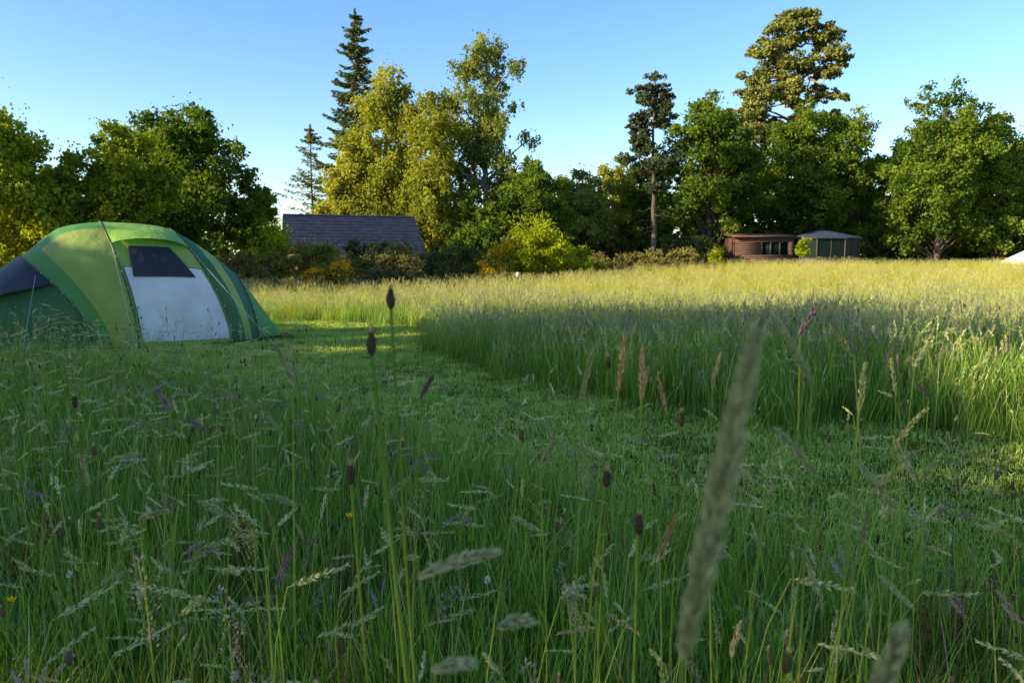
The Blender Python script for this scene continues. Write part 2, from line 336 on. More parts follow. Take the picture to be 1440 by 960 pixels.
def blade(mb,rs,bx,by,H,lean,w,m=0,seg=4,t=None,droop=.25):
    a=rs.uniform(0,2*pi); s=np.linspace(0,1,seg+1)
    d=np.array([math.cos(a),math.sin(a),0]); p=np.array([-math.sin(a),math.cos(a),0])
    P=np.array([bx,by,0])+d*(lean*H*s**2)[:,None]; P[:,2]+=H*(s-droop*lean*s**3)
    tw=rs.uniform(-.8,.8); pp=p*math.cos(tw)+d*math.sin(tw)
    ww=(w/2*(1-s**2*.96))[:,None]
    V=np.stack([P-pp*ww,P+pp*ww],1).reshape(-1,3); i=np.arange(seg)*2
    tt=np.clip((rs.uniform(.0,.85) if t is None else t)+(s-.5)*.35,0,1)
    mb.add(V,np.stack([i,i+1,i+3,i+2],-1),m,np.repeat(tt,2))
def stemcurve(rs,bx,by,H,lean,hook,a=None,n=9):
    a=rs.uniform(0,2*pi) if a is None else a; s=np.linspace(0,1,n); d=np.array([math.cos(a),math.sin(a),0])
    hx=lean*H*s**2+hook*np.clip(s-.8,0,1)**2*H*6; z=H*s-hook*np.clip(s-.85,0,1)**2*H*9
    P=np.array([bx,by,0])+d*hx[:,None]; P[:,2]+=z; return P
def head(mb,rs,P,r,n,l,w,m,taper=True,spread=.55,t0=.5):
    s=np.sort(rs.uniform(0,1,n)); k=np.linspace(0,1,len(P)); C=np.stack([np.interp(s,k,P[:,i]) for i in range(3)],1)
    T=unit(P[-1]-P[0]); env=np.sin(np.clip(s*.88+.1,0,1)*pi)**.5 if taper else np.ones(n)
    d=rs.normal(size=(n,3)); d=unit(d-(d@T)[:,None]*T)
    C=C+d*(r*env*rs.uniform(.35,1,n))[:,None]; A=T+d*spread
    leaves(mb,C,A,l*rs.uniform(.7,1.2,n),w,m,np.clip(t0+rs.normal(size=n)*.22,0,1),rs)
def resample(P,f0,f1,n):
    k=np.linspace(0,1,len(P)); s=np.linspace(f0,f1,n); return np.stack([np.interp(s,k,P[:,i]) for i in range(3)],1)
SRC=bpy.data.collections.new('meadow_plants'); cnt=[0]
def src(mb,nm):
    o=bpy.data.objects.new('p%02d_%s'%(cnt[0],nm),mb.mesh(nm,GM)); SRC.objects.link(o); cnt[0]+=1
rs=np.random.RandomState(3)
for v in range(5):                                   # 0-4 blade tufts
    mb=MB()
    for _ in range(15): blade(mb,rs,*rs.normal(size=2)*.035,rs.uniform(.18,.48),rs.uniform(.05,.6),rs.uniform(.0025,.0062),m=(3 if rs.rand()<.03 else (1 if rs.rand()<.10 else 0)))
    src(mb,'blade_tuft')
for v in range(5):                                   # 5-9 flowering grass (spike heads)
    mb=MB()
    for q in range(2):
        P=stemcurve(rs,*rs.normal(size=2)*.04,rs.uniform(.5,.8),rs.uniform(.02,.22),rs.uniform(0,.7))
        tube(mb,P,np.linspace(.0015,.0009,9),3,1,.6); m=[2,2,3,2,4][v]
        hl=rs.uniform(.06,.11)/.75; head(mb,rs,resample(P,1-hl,1,6),rs.uniform(.004,.0075),66,.013,.0034,m)
    for _ in range(4): blade(mb,rs,*rs.normal(size=2)*.03,rs.uniform(.2,.45),rs.uniform(.1,.5),.0035)
    src(mb,'flowering_grass')
for v in range(2):                                   # 10-11 loose panicle
    mb=MB()
    for q in range(2):
        P=stemcurve(rs,*rs.normal(size=2)*.05,rs.uniform(.55,.85),rs.uniform(.03,.2),rs.uniform(0,.4)); tube(mb,P,np.linspace(.0012,.0006,9),3,1,.5)
        head(mb,rs,resample(P,.8,1,6),.022,90,.008,.0027,[4,3][v],spread=.9)
    src(mb,'panicle_grass')
for v in range(2):                                   # 12-13 plantain
    mb=MB()
    for q in range(2):
        P=stemcurve(rs,*rs.normal(size=2)*.04,rs.uniform(.4,.72),rs.uniform(.02,.15),0); tube(mb,P,.0013,3,1,.3)
        head(mb,rs,resample(P,.95,1,4),.006,70,.007,.0045,5,spread=.3)
        n=10; an=rs.uniform(0,2*pi,n); C=P[-1]+np.stack([np.cos(an)*.008,np.sin(an)*.008,rs.uniform(-.02,-.008,n)],1); leaves(mb,C,rs.normal(size=(n,3)),.003,.002,8,.5,rs)
    src(mb,'plantain')
for v in range(2):                                   # 14-15 sorrel
    mb=MB()
    for q in range(4):
        P=stemcurve(rs,*rs.normal(size=2)*.06,rs.uniform(.22,.44),rs.uniform(.02,.2),0); tube(mb,P,.0012,3,6,.4)
        for b in range(3):
            f=rs.uniform(.45,.75); S=resample(P,f,f,1)[0]; a=rs.uniform(0,2*pi); E=S+np.array([math.cos(a)*.03,math.sin(a)*.03,.1])
            head(mb,rs,np.linspace(S,E,4),.004,16,.005,.0045,6,False,.6)
        head(mb,rs,resample(P,.5,1,5),.006,30,.005,.0045,6,False,.6)
    src(mb,'sorrel')
mb=MB()                                              # 16 buttercup
P=stemcurve(rs,0,0,.5,.1,0); tube(mb,P,.0012,3,1,.5)
def flower(mb,c,r,m,n=6,up=.35):
    for q in range(n):
        a=q*2*pi/n; d=np.array([math.cos(a),math.sin(a),up]); p=np.array([-math.sin(a),math.cos(a),0])
        mb.add([c,c+d*r*.6+p*r*.42,c+d*r,c+d*r*.6-p*r*.42],[[0,1,2,3]],m,.6)
flower(mb,P[-1],.014,7,6,.9); src(mb,'buttercup')
mb=MB(); P=stemcurve(rs,0,0,.42,.1,0); tube(mb,P,.0012,3,1,.5)   # 17 white clover-like
n=60; leaves(mb,P[-1]+unit(rs.normal(size=(n,3)))*[.006,.006,.009],rs.normal(size=(n,3)),.007,.003,8,.4,rs)
src(mb,'white_flower')
for v in range(2):                                   # 18-19 hawkbit buds
    mb=MB()
    for q in range(2):
        P=stemcurve(rs,*rs.normal(size=2)*.05,rs.uniform(.5,.85),.08,0); tube(mb,P,.0016,4,1,.15)
        E=P[-1]; tube(mb,[E+[0,0,z] for z in (-.004,0,.008,.017,.022)],[.0015,.0045,.0055,.0038,.002],6,5,.6)
        head(mb,rs,np.array([E+[0,0,.018],E+[0,0,.03]]),.003,16,.008,.002,3)
    src(mb,'hawkbit_bud')
for v in range(4):                                   # 20-23 far tall tufts
    mb=MB()
    for _ in range(30): blade(mb,rs,*rs.normal(size=2)*.14,rs.uniform(.25,.58),rs.uniform(.05,.5),rs.uniform(.006,.010),seg=3,m=[0,10,0,10][v])
    for q in range(9):
        P=stemcurve(rs,*rs.normal(size=2)*.15,rs.uniform(.5,.82),rs.uniform(.02,.2),rs.uniform(0,.4),n=5); tube(mb,P,.0016,3,1,.6)
        head(mb,rs,resample(P,.84,1,4),.009,20,.022,.007,[2,3,4,3][v])
    src(mb,'tall_grass_clump')
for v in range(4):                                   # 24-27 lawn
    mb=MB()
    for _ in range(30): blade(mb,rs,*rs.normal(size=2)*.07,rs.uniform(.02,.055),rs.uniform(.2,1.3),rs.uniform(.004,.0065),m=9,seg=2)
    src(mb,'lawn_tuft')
for v in range(2):                                   # 28-29 fine dead stalks
    mb=MB()
    for _ in range(14): blade(mb,rs,*rs.normal(size=2)*.06,rs.uniform(.15,.42),rs.uniform(.1,.9),.003,m=[0,6][v] if rs.rand()<.6 else 1)
    src(mb,'fine_stalks')

# zones
Fx=[-14,-7,-5,-2.8,-.9,0,1,2.6,3.8,8,14]; Fy=[11.2,10.4,9.2,7.8,5.6,4.4,3.3,2.7,2.45,2.2,2]
Bx=[-14,-5.3,-1.9,-1.3,-.17,1.7,3.8,8,14]; By=[18.5,17.5,15.8,11.4,8.8,6.7,5.5,4.6,4]
P_=[];I_=[];S_=[];E_=[]
rg=np.random.RandomState(17)
def noise2(x,y,f,ph): return np.sin(x*f+ph+1.7*np.sin(y*f*.7+ph))*np.sin(y*f*1.1+ph*2+1.3*np.sin(x*f*.8))
def scatter(x,y,idx,sc,lean=.12):
    n=len(x); z=gz(x,y); P_.append(np.stack([x,y,z],1)); I_.append(idx); S_.append(sc)
    E_.append(np.stack([rg.normal(size=n)*lean,rg.normal(size=n)*lean+.03,rg.uniform(0,2*pi,n)],1))
def area(x0,x1,y0,y1,dens,marg=1.5):
    n=int((x1-x0)*(y1-y0)*dens); x=rg.uniform(x0,x1,n); y=rg.uniform(y0,y1,n)
    k=np.abs(x)<.74*np.maximum(y,0)+marg; return x[k],y[k]
def edgeB(x,y): return np.interp(x,Bx,By)+.28*np.sin(x*2.3+y)+.2*np.sin(x*5.1)
def edgeF(x,y): return np.interp(x,Fx,Fy)+.22*np.sin(x*2.9+1)+.15*np.sin(x*6.3)
def intent(x,y):
    dx=x+6.84; dy=y-13.34; u=dx*.866+dy*.5; v=-(dx*.5-dy*.866)
    return (np.abs(v)<1.35)&(u>-3.1)&(u<2.7)
# foreground tall
x,y=area(-10,9,.9,11.5,150,1.0); k=(y<edgeF(x,y)+rg.normal(size=len(x))*.3)&(np.hypot(x,y)>1.0); x,y=x[k],y[k]
near=np.clip((y-2)/6,0,1); k=rg.rand(len(x))<(1-.45*near)*(.8+.35*noise2(x,y,2.3,1)); x,y=x[k],y[k]
scatter(x,y,rg.randint(0,5,len(x)),rg.uniform(.75,1.2,len(x))*(1+.16*noise2(x,y,1.1,2)))
x,y=area(-10,9,.9,11.5,44,1.0); k=(y<edgeF(x,y)+.15+rg.normal(size=len(x))*.35)&(np.hypot(x,y)>1.0); x,y=x[k],y[k]
scatter(x,y,rg.choice([5,6,7,8,9,10,11,12,13,18,19],len(x),p=[.20,.18,.07,.20,.11,.08,.03,.045,.035,.025,.025]),rg.uniform(.75,1.2,len(x)))
x,y=area(-6,5,.9,3.1,60,1); k=(y<edgeF(x,y)-.2)&(np.hypot(x,y)>.9); x,y=x[k],y[k]; v=noise2(x,y,1.3,.4)+.45*(x>.3)+.1
k=rg.rand(len(x))<np.clip(v,0.08,1); scatter(x[k],y[k],rg.choice([14,15,29],k.sum(),p=[.42,.42,.16]),rg.uniform(.7,1.1,k.sum()))
x,y=area(-8,6,.9,6,30,1); k=(y<edgeF(x,y))&(np.hypot(x,y)>.9); x,y=x[k],y[k]; scatter(x,y,np.full(len(x),28),rg.uniform(.7,1.2,len(x)))
x,y=area(-3.2,.3,1.2,3.0,4.2); scatter(x,y,rg.choice([16,16,17],len(x)),rg.uniform(.85,1.2,len(x)))
# right / back tall meadow
def far(x0,x1,y0,y1,d,idx,s0,s1,pr=None,m=3):
    x,y=area(x0,x1,y0,y1,d,m); dd=y-edgeB(x,y)+rg.normal(size=len(x))*.25; k=(dd>0)&~intent(x,y); x,y,dd=x[k],y[k],dd[k]
    scatter(x,y,rg.choice(idx,len(x),p=pr),rg.uniform(s0,s1,len(x))*(1+.17*noise2(x,y,.6,1))*(.6+.4*np.clip(dd/.9,0,1)))
far(-4,13,4,10,42,[0,1,2,3,4],1.3,1.9,m=2)
far(-4,13,4,10,15,[5,6,7,8,9,10,11,12,29],.9,1.25,m=2)
far(-4,16,4,12,9,[20,20,22],1.0,1.25)
far(-14,20,11,20,14,[20,21,22,23],.85,1.15,[.5,.05,.4,.05])
far(-2,20,9,18,6,[10,9],.95,1.2)
far(-24,30,20,34,7,[20,21,22,23],.8,1.1,[.08,.56,.02,.34])
far(-24,46,34,49,4.5,[21,23],.6,.9,[.66,.34])
far(-24,46,49,60,2.5,[20,21,23],.5,.75,[.3,.4,.3])
x,y=area(-12,-4,17.5,20,10,4); scatter(x,y,rg.choice([21,23],len(x)),rg.uniform(.6,.9,len(x)))
# lawn
x,y=area(-14,13,2.2,19,100,1.5); k=(y>np.interp(x,Fx,Fy)-.6)&(y<np.interp(x,Bx,By)+.6)&~intent(x,y); x,y=x[k],y[k]
k=rg.rand(len(x))<np.clip(1.15-(y-6)/22,.5,1); x,y=x[k],y[k]
scatter(x,y,rg.choice([24,25,26,27],len(x)),rg.uniform(.7,1.4,len(x))*(1+.3*noise2(x,y,3.1,.7)))
x,y=area(-12,10,3,18,2.6); k=(y>np.interp(x,Fx,Fy))&(y<np.interp(x,Bx,By))&~intent(x,y); x,y=x[k],y[k]; scatter(x,y,rg.choice([28,0,1],len(x)),rg.uniform(.2,.4,len(x)))
x,y=area(-6,7,2.6,8,4.0); k=(y>np.interp(x,Fx,Fy))&(y<np.interp(x,Fx,Fy)+1.2)&(y<np.interp(x,Bx,By)-.6); x,y=x[k],y[k]; scatter(x,y,rg.choice([5,6,8,12],len(x)),rg.uniform(.6,1.0,len(x)))
PP=np.concatenate(P_); II=np.concatenate(I_); SS=np.concatenate(S_); EE=np.concatenate(E_)
print('instances',len(PP))
me=bpy.data.meshes.new('meadow_grass'); me.vertices.add(len(PP)); me.vertices.foreach_set('co',PP.astype(np.float32).ravel())
a=me.attributes.new('pick','INT','POINT'); a.data.foreach_set('value',II.astype(np.int32))
a=me.attributes.new('psc','FLOAT','POINT'); a.data.foreach_set('value',SS.astype(np.float32))
a=me.attributes.new('prot','FLOAT_VECTOR','POINT'); a.data.foreach_set('vector',EE.astype(np.float32).ravel())
mg=bpy.data.objects.new('meadow_grass',me); scene.collection.objects.link(mg)
ng=bpy.data.node_groups.new('grass_scatter','GeometryNodeTree')
ng.interface.new_socket('Geometry',in_out='INPUT',socket_type='NodeSocketGeometry'); ng.interface.new_socket('Geometry',in_out='OUTPUT',socket_type='NodeSocketGeometry')
N=ng.nodes.new; L=ng.links.new
gi=N('NodeGroupInput'); go=N('NodeGroupOutput'); ip=N('GeometryNodeInstanceOnPoints'); ci=N('GeometryNodeCollectionInfo')
ci.inputs['Collection'].default_value=SRC; ci.inputs['Separate Children'].default_value=True; ci.inputs['Reset Children'].default_value=True
def na(nm,ty):
    n=N('GeometryNodeInputNamedAttribute'); n.data_type=ty; n.inputs['Name'].default_value=nm; return n.outputs['Attribute']
L(gi.outputs[0],ip.inputs['Points']); L(ci.outputs[0],ip.inputs['Instance']); ip.inputs['Pick Instance'].default_value=True
L(na('pick','INT'),ip.inputs['Instance Index']); L(na('psc','FLOAT'),ip.inputs['Scale'])
er=N('FunctionNodeEulerToRotation'); L(na('prot','FLOAT_VECTOR'),er.inputs[0]); L(er.outputs[0],ip.inputs['Rotation'])
L(ip.outputs[0],go.inputs[0])
md=mg.modifiers.new('scatter','NODES'); md.node_group=ng

# ------------------------------------------------------------------ close stems near the camera
mb=MB(); rs=np.random.RandomState(8)
def closehead(base,neck,tip,r,n,l,w,m,sr=.0012,t0=.5,bow=0):
    base,neck,tip=map(np.array,(base,neck,tip)); s=np.linspace(0,1,10)[:,None]
    P=base+(neck-base)*s; P[:,0]+=np.sin(s[:,0]*pi)*.03*bow
    tube(mb,P,np.linspace(sr*1.4,sr,10),5,1,.45)
    s=np.linspace(0,1,8)[:,None]; mid=(neck+tip)/2+np.array([0,0,.12*np.linalg.norm((tip-neck)[:2])])
    Q=(1-s)**2*neck+2*s*(1-s)*mid+s*s*tip
    tube(mb,Q,sr*.7,4,1,.4); head(mb,rs,Q,r,n,l,w,m,spread=.45,t0=t0)
closehead((.06,.46,0),(.088,.36,1.25),(.118,.355,1.415),.0066,1000,.012,.003,2,.0012,.75)
closehead((.20,.5,0),(.183,.37,1.185),(.206,.37,1.258),.0055,420,.011,.003,2,t0=.7)
closehead((.02,.8,0),(-.08,.62,1.175),(-.012,.62,1.197),.0055,300,.011,.003,2,.001,.75)
closehead((.0,.8,0),(-.01,.62,1.13),(.02,.62,1.135),.0055,160,.011,.0028,2,t0=.7)
closehead((-.1,.7,0),(-.06,.55,1.13),(-.03,.55,1.135),.0055,160,.010,.0028,2,t0=.7)
for (px,pz,d,dx,dz,ll,mt) in [(.36,1.22,1.0,.05,-.06,.08,2),(.47,1.33,1.2,.03,.05,.08,4),(.39,1.29,.95,-.03,.075,.08,2),(.62,1.18,1.3,.0,.09,.08,2),(-.33,1.26,1.1,-.03,.06,.07,2),(.13,1.2,1.35,.02,.09,.1,2),(.19,1.22,1.3,.01,.1,.1,3),(.24,1.2,1.35,.0,.09,.1,3),(.70,1.25,1.5,-.05,.06,.08,2),(.66,1.14,1.25,.02,-.06,.08,2),(-.5,1.18,1.4,.05,-.05,.07,2),(-.75,1.12,1.6,-.04,.05,.08,4),(.52,1.15,1.1,.05,-.07,.08,2),(.88,1.22,1.6,.04,.05,.08,2),(.3,1.12,1.1,.04,-.05,.08,2),(-.2,1.15,1.6,.03,.05,.07,4),(-.9,1.18,1.8,.05,-.03,.08,2),(.05,1.08,1.3,.03,.05,.08,2),(-.42,1.06,1.2,.05,-.03,.08,2),(-.65,1.0,1.25,.06,.02,.08,2),
    (.3,1.12,1.7,.02,.08,.1,3),(.38,1.08,1.8,-.02,.09,.1,3),(.52,1.12,1.9,.02,.09,.1,3),(.8,1.08,1.5,.04,.07,.1,2),(-.15,1.04,1.9,.03,.07,.1,2),(-.35,1.08,2.1,-.03,.07,.1,2),(-1.1,1.04,2.0,.04,.06,.1,2),(-.8,1.0,1.9,-.05,.04,.1,4),(1.0,1.1,1.9,.0,.09,.1,2),(1.2,1.05,2.1,-.05,.05,.1,4),(.7,1.0,1.4,.05,.06,.1,2),(.1,1.0,1.7,-.02,.08,.1,2),
    (.45,1.0,1.1,.03,-.07,.1,2),(.56,.98,1.15,.01,.08,.1,2),(.62,.92,1.2,.05,-.05,.1,2),(.25,.95,1.2,.02,.08,.1,3),(-.25,.98,1.4,.05,.05,.1,2),(-.55,.95,1.4,-.05,.04,.1,2),(-.9,1.0,1.6,.06,.02,.1,2),(-1.2,1.08,2.2,.02,.08,.1,2),(-1.0,.92,1.7,-.03,.07,.1,3),(.9,.95,1.6,.04,.07,.1,2),(-.4,.9,1.2,.03,.07,.1,4),(.0,.95,1.4,.06,-.03,.1,2)]:
    closehead((px+rs.normal()*.06,d+rs.normal()*.05,0),(px,d,pz),(px+dx,d+rs.normal()*.02,pz+dz),.0055,190,.011,.003,mt,.0012,rs.uniform(.35,.7),rs.uniform(-1,1))
def bud(base,top,s=1.0,sr=.0022,bow=0):
    base=np.array(base,float); top=np.array(top,float); k=np.linspace(0,1,12)[:,None]; P=base+(top-base)*k; P[:,0]+=np.sin(k[:,0]*pi)*bow
    tube(mb,P,np.linspace(sr*1.3,sr*.8,12),7,1,.1)
    E=top; tube(mb,[E+[0,0,z*s] for z in (-.004,0,.004,.010,.017,.022)],np.array([.0022,.0042,.0055,.005,.0038,.003])*s,10,5,.5)
    head(mb,rs,np.array([E+[0,0,.002],E+[0,0,.016*s]]),.0055*s,50,.009*s,.0022,5,False,.2,.7)
    head(mb,rs,np.array([E+[0,0,.018*s],E+[0,0,.028*s]]),.0028*s,26,.009*s,.0015,3,False,.3)
bud((-.04,.95,0),(-.131,.8,1.40),.85,.0018,-.02); bud((-.02,.85,0),(-.153,.8,1.35),1.0,.0026,-.01)
bud((-.16,1.0,0),(-.19,.85,1.19),.9,.0018); bud((.2,1.2,0),(.16,.9,1.11),1.,.002); bud((.12,1.2,0),(.125,.95,1.155),.9,.0014)
bud((.16,1.5,0),(.17,1.3,1.26),.9,.0014); bud((.3,1.4,0),(.28,1.2,1.18),.9,.0014); bud((-.95,1.7,0),(-.9,1.5,1.15),1,.0015)
mb.obj('tall_grass_stems',GM)

# ------------------------------------------------------------------ tent
tent=bpy.data.objects.new('tent',None); scene.collection.objects.link(tent); tent.location=(-6.84,13.34,float(gz(-6.84,13.34))+.01); tent.rotation_euler=(0,0,math.radians(30))
def fab(name,c,tr=.25): return noisemat(name,tuple(q*.85 for q in c),tuple(min(q*1.1,.85) for q in c),2.2,.55,.55,(1,1,1),tr,3,.1)
f_green=fab('tent_green',(.10,.32,.065)); f_dark=fab('tent_dark_green',(.045,.16,.045)); f_olive=fab('tent_light_green',(.36,.45,.09)); f_bright=fab('tent_bright_green',(.28,.50,.08))
f_grey=fab('tent_grey',(.84,.79,.77),.2); f_black=fab('tent_black',(.02,.022,.03),0); f_mesh=fab('tent_mesh',(.014,.016,.02),0); f_sl=noisemat('pole_sleeve',(.03,.07,.03),(.06,.12,.05),30,.6,.1); cord=noisemat('guy_cord',(.5,.5,.45),(.6,.6,.55),30,.7,0)
# arch: front base u, apex u, back base u, h, wf, wb
AR=np.array([[-3.0,-3.0,-3.0,.04,.45,.45],[-2.15,-2.25,-2.2,1.0,.85,.85],[-.62,-1.64,-1.4,1.5,1.12,1.0],[-.28,-1.08,-.9,1.97,1.22,1.15],[0,-.45,-.3,2.09,1.25,1.25],[1.5,.66,1.2,1.98,1.2,1.25],[2.0,1.72,1.8,1.2,.85,1.0],[2.55,2.5,2.5,.04,.4,.4]])
def Sf(s,th,off=0.):
    s=np.asarray(s,float); th=np.asarray(th,float)
    def ev(s,th):
        i=np.clip(np.floor(s).astype(int),0,6); f=(s-i)[...,None]
        a=AR[np.clip(i-1,0,7)];b=AR[i];c=AR[i+1];d=AR[np.clip(i+2,0,7)]
        q=.5*((2*b)+(-a+c)*f+(2*a-5*b+4*c-d)*f*f+(-a+3*b-3*c+d)*f**3); q[...,3]-=.02*np.sin(f[...,0]*pi)*(q[...,3]/2)
        sn=np.clip(np.sin(th),0,1); cs=np.cos(th)
        bu=np.where(cs>0,q[...,0],q[...,2]); w=np.where(cs>0,q[...,4],q[...,5])
        u=q[...,1]+(bu-q[...,1])*(1-sn**1.4)
        return np.stack([u,-w*np.sign(cs)*np.abs(cs)**.88,np.maximum(q[...,3],0.02)*sn**.86],-1)
    P=ev(s,th)
    if np.any(off):
        e=1e-2
        t0=np.clip(th,.03,pi-.03); s0=np.clip(s,.02,6.97)
        n=unit(np.cross(ev(s0+e,t0)-ev(s0-e,t0),ev(s0,t0+e)-ev(s0,t0-e)))
        ctr=np.stack([P[...,0],P[...,1]*0,P[...,2]*0+.3],-1); sg=np.sign(np.sum(n*(P-ctr),-1,keepdims=True)); P=P+n*sg*np.asarray(off)[...,None]
    return P
def patch(sv,tv,off,name,mats,matf=None,warp=None,offf=None):
    S,T=np.meshgrid(sv,tv,indexing='ij')
    if warp: S=warp(S,T)
    O_=np.full(S.shape,off) if offf is None else offf(S,T)
    P=Sf(S,T,O_); nt_=len(tv); i,j=np.meshgrid(np.arange(len(sv)-1),np.arange(nt_-1),indexing='ij'); a=(i*nt_+j).ravel()
    mm=0 if matf is None else matf((S[:-1,:-1]+S[1:,1:]).ravel()/2,(T[:-1,:-1]+T[1:,1:]).ravel()/2)
    mb=MB(); mb.add(P.reshape(-1,3),np.stack([a,a+nt_,a+nt_+1,a+1],-1),mm); return mb.obj(name,mats,smooth=True,parent=tent)
D=pi/180
tv=np.linspace(0.0,pi,91); tv[0]=.001; tv[-1]=pi-.001
sv=np.unique(np.round(np.concatenate([np.arange(0,140)*.05,[6.999]]),4))
def mf(s,t):
    m=np.zeros(len(s),int); t=t/D
    m[s<2]=1
    m[(s>=3)&(s<4)&(t<70)]=2; m[(s>=2.4)&(s<3)&(t<70)]=2
    m[(s>=4)&(s<5)&(t<50)]=2; m[(s>=4)&(s<5)&(t>=50)]=3
    m[(s>=5)&(s<6)&(t<90)]=1; m[(s>5.3)&(s<5.6)&(t<110)]=2
    m[s>=6]=0; return m
patch(sv,tv,0.,'flysheet',[f_green,f_dark,f_olive,f_bright],mf)
patch(np.linspace(4.05,4.95,16),np.linspace(1,36,12)*D,.012,'door',[f_grey])
patch(np.linspace(4.14,4.8,12),np.linspace(30,50,8)*D,.03,'door_window',[f_mesh],warp=lambda S,T:4.45+(S-4.45)*(1-(T/D-30)/20*.28))
patch(np.linspace(4.02,4.98,14),np.linspace(52,84,12)*D,.02,'canopy',[f_bright],offf=lambda S,T:.012+.16*np.clip((72-T/D)/20,0,1)*np.sin((S-4)*pi)**.7)
patch(np.linspace(1.05,1.98,14),np.linspace(40,88,12)*D,.03,'vent_hood',[f_black],offf=lambda S,T:.02+.16*np.clip((75-T/D)/37,0,1)**1.3*np.sin((S-1)*pi)**.5)
mb=MB()
for s0 in (1,2,4,5,6):
    t_=np.linspace(.5,179.5,48)*D; tube(mb,Sf(np.full(48,float(s0)),t_,np.full(48,.008)),.014,6,0)
for s0 in (4.05,4.95):
    t_=np.linspace(1,36,14)*D; tube(mb,Sf(np.full(14,s0),t_,np.full(14,.016)),.007,5,0)
tube(mb,Sf(np.linspace(4.05,4.95,14),np.full(14,36*D),np.full(14,.016)),.006,5,0)
mb.obj('pole_sleeves',[f_sl],smooth=True,parent=tent)
mb=MB()
for s0,t0,e in [(4,50,(-.1,-2.3,0)),(5,50,(2.0,-2.2,0)),(2,55,(-1.6,-2.2,0)),(6,60,(2.9,-1.6,0)),(1,60,(-2.9,-1.9,0))]:
    p=Sf(np.array([float(s0)]),np.array([t0*D]),np.array([.02]))[0]; tube(mb,[p,p*.5+np.array(e)*.5-[0,0,.01],e],.0025,4,0); tube(mb,[np.array(e)+[0,0,-.05],np.array(e)+[0,-.02,.06]],.005,4,0)
mb.obj('guy_lines',[cord],parent=tent)
mb=MB()
for s0 in (2,4,5,6):
    for td in range(6,60,9):
        p=Sf(np.array([float(s0)]),np.array([td*D]),np.array([.02]))[0]; box(mb,p,(.016,.014,.03),0)
mb.obj('sleeve_clips',[noisemat('clip_grey',(.35,.35,.35),(.5,.5,.5),5,.6,0)],parent=tent)

# ------------------------------------------------------------------ buildings
wood=noisemat('shed_boards',(.06,.025,.020),(.13,.062,.048),3,.8,.4,(.5,.5,12)); wood_d=noisemat('dark_frame',(.02,.018,.018),(.04,.035,.035),5,.6,.1)
slate=noisemat('slate_roof',(.005,.010,.030),(.018,.028,.066),3,.75,.3,(1,1,1)); felt=noisemat('roof_felt',(.016,.024,.05),(.034,.043,.08),3,.85,.2)
glass,nt,out=newmat('dark_glass'); p=nt.nodes.new('ShaderNodeBsdfPrincipled'); p.inputs['Base Color'].default_value=(.006,.014,.012,1); p.inputs['Roughness'].default_value=.4; p.inputs['Specular IOR Level'].default_value=.05; nt.links.new(p.outputs[0],out.inputs[0])
shed=bpy.data.objects.new('wooden_shed',None); scene.collection.objects.link(shed); shed.location=(14.95,50,float(gz(16.5,50))+.05); shed.rotation_euler=(0,0,math.radians(-4))
mb=MB()
nb=13; bh=1.85/nb
for q in range(nb):
    z=.05+bh*(q+.5)
    if .75<z<1.62: segs=[(0,1.75),(3.55,3.85)]
    else: segs=[(0,3.85)]
    for a,b_ in segs: box(mb,((a+b_)/2,-.012*(q%2),z),(b_-a,.05,bh-.008),0)
for q in range(nb):
    z=.05+bh*(q+.5); box(mb,(-.03,1.5,z),(.05,2.9,bh-.008),0); box(mb,(1.9,3.0,z),(3.7,.05,bh-.008),0)
mb.obj('board_walls',[wood],parent=shed)
mb=MB(); box(mb,(2.65,.12,1.17),(1.75,.02,.82),0); mb.obj('window_glass',[glass],parent=shed)
mb=MB()
for xx in (1.78,2.35,2.95,3.52): box(mb,(xx,.02,1.17),(.07,.09,.9),0)
box(mb,(2.65,.02,1.63),(1.9,.1,.06),0); box(mb,(2.65,.02,.72),(1.9,.12,.06),0)
mb.obj('window_frame',[wood_d],parent=shed)
mb=MB(); V=[[-.25,-.35,1.93],[3.95,-.35,1.93],[3.95,3.2,2.2],[-.25,3.2,2.2]]; V+= [[v[0],v[1],v[2]+.09] for v in V]
mb.add(V,[[0,3,2,1],[4,5,6,7],[0,1,5,4],[1,2,6,5],[2,3,7,6],[3,0,4,7]],0); mb.obj('roof',[wood],parent=shed)
mb=MB(); cx,cy,r=6.1,1.2,2.35; rot=math.radians(22.5)
pp=np.array([[cx+r*math.cos(rot+k*pi/4),cy+r*.8*math.sin(rot+k*pi/4)] for k in range(8)])
G_=MB(); Fm=MB()
for k in range(8):
    a,b_=pp[k],pp[(k+1)%8]; G_.add([[*a,.55],[*b_,.55],[*b_,1.85],[*a,1.85]],[[0,1,2,3]],0)
    Fm.add([[*a,0],[*b_,0],[*b_,.548],[*a,.548]],[[0,1,2,3]],0)
    Ll=np.linalg.norm(b_-a); an=math.atan2(b_[1]-a[1],b_[0]-a[0])
    box(Fm,(*((a+b_)/2),.58),(Ll,.09,.06),0,an); box(Fm,(*((a+b_)/2),1.86),(Ll,.1,.09),0,an)
    tube(Fm,[[*a,0],[*a,1.87]],.06,6,0); m_=(a+b_)/2; tube(Fm,[[*m_,.55],[*m_,1.85]],.03,4,0)
G_.obj('glazing',[glass],parent=shed); Fm.obj('frame',[wood_d],parent=shed)
Rf=MB(); c=np.array([cx,cy])
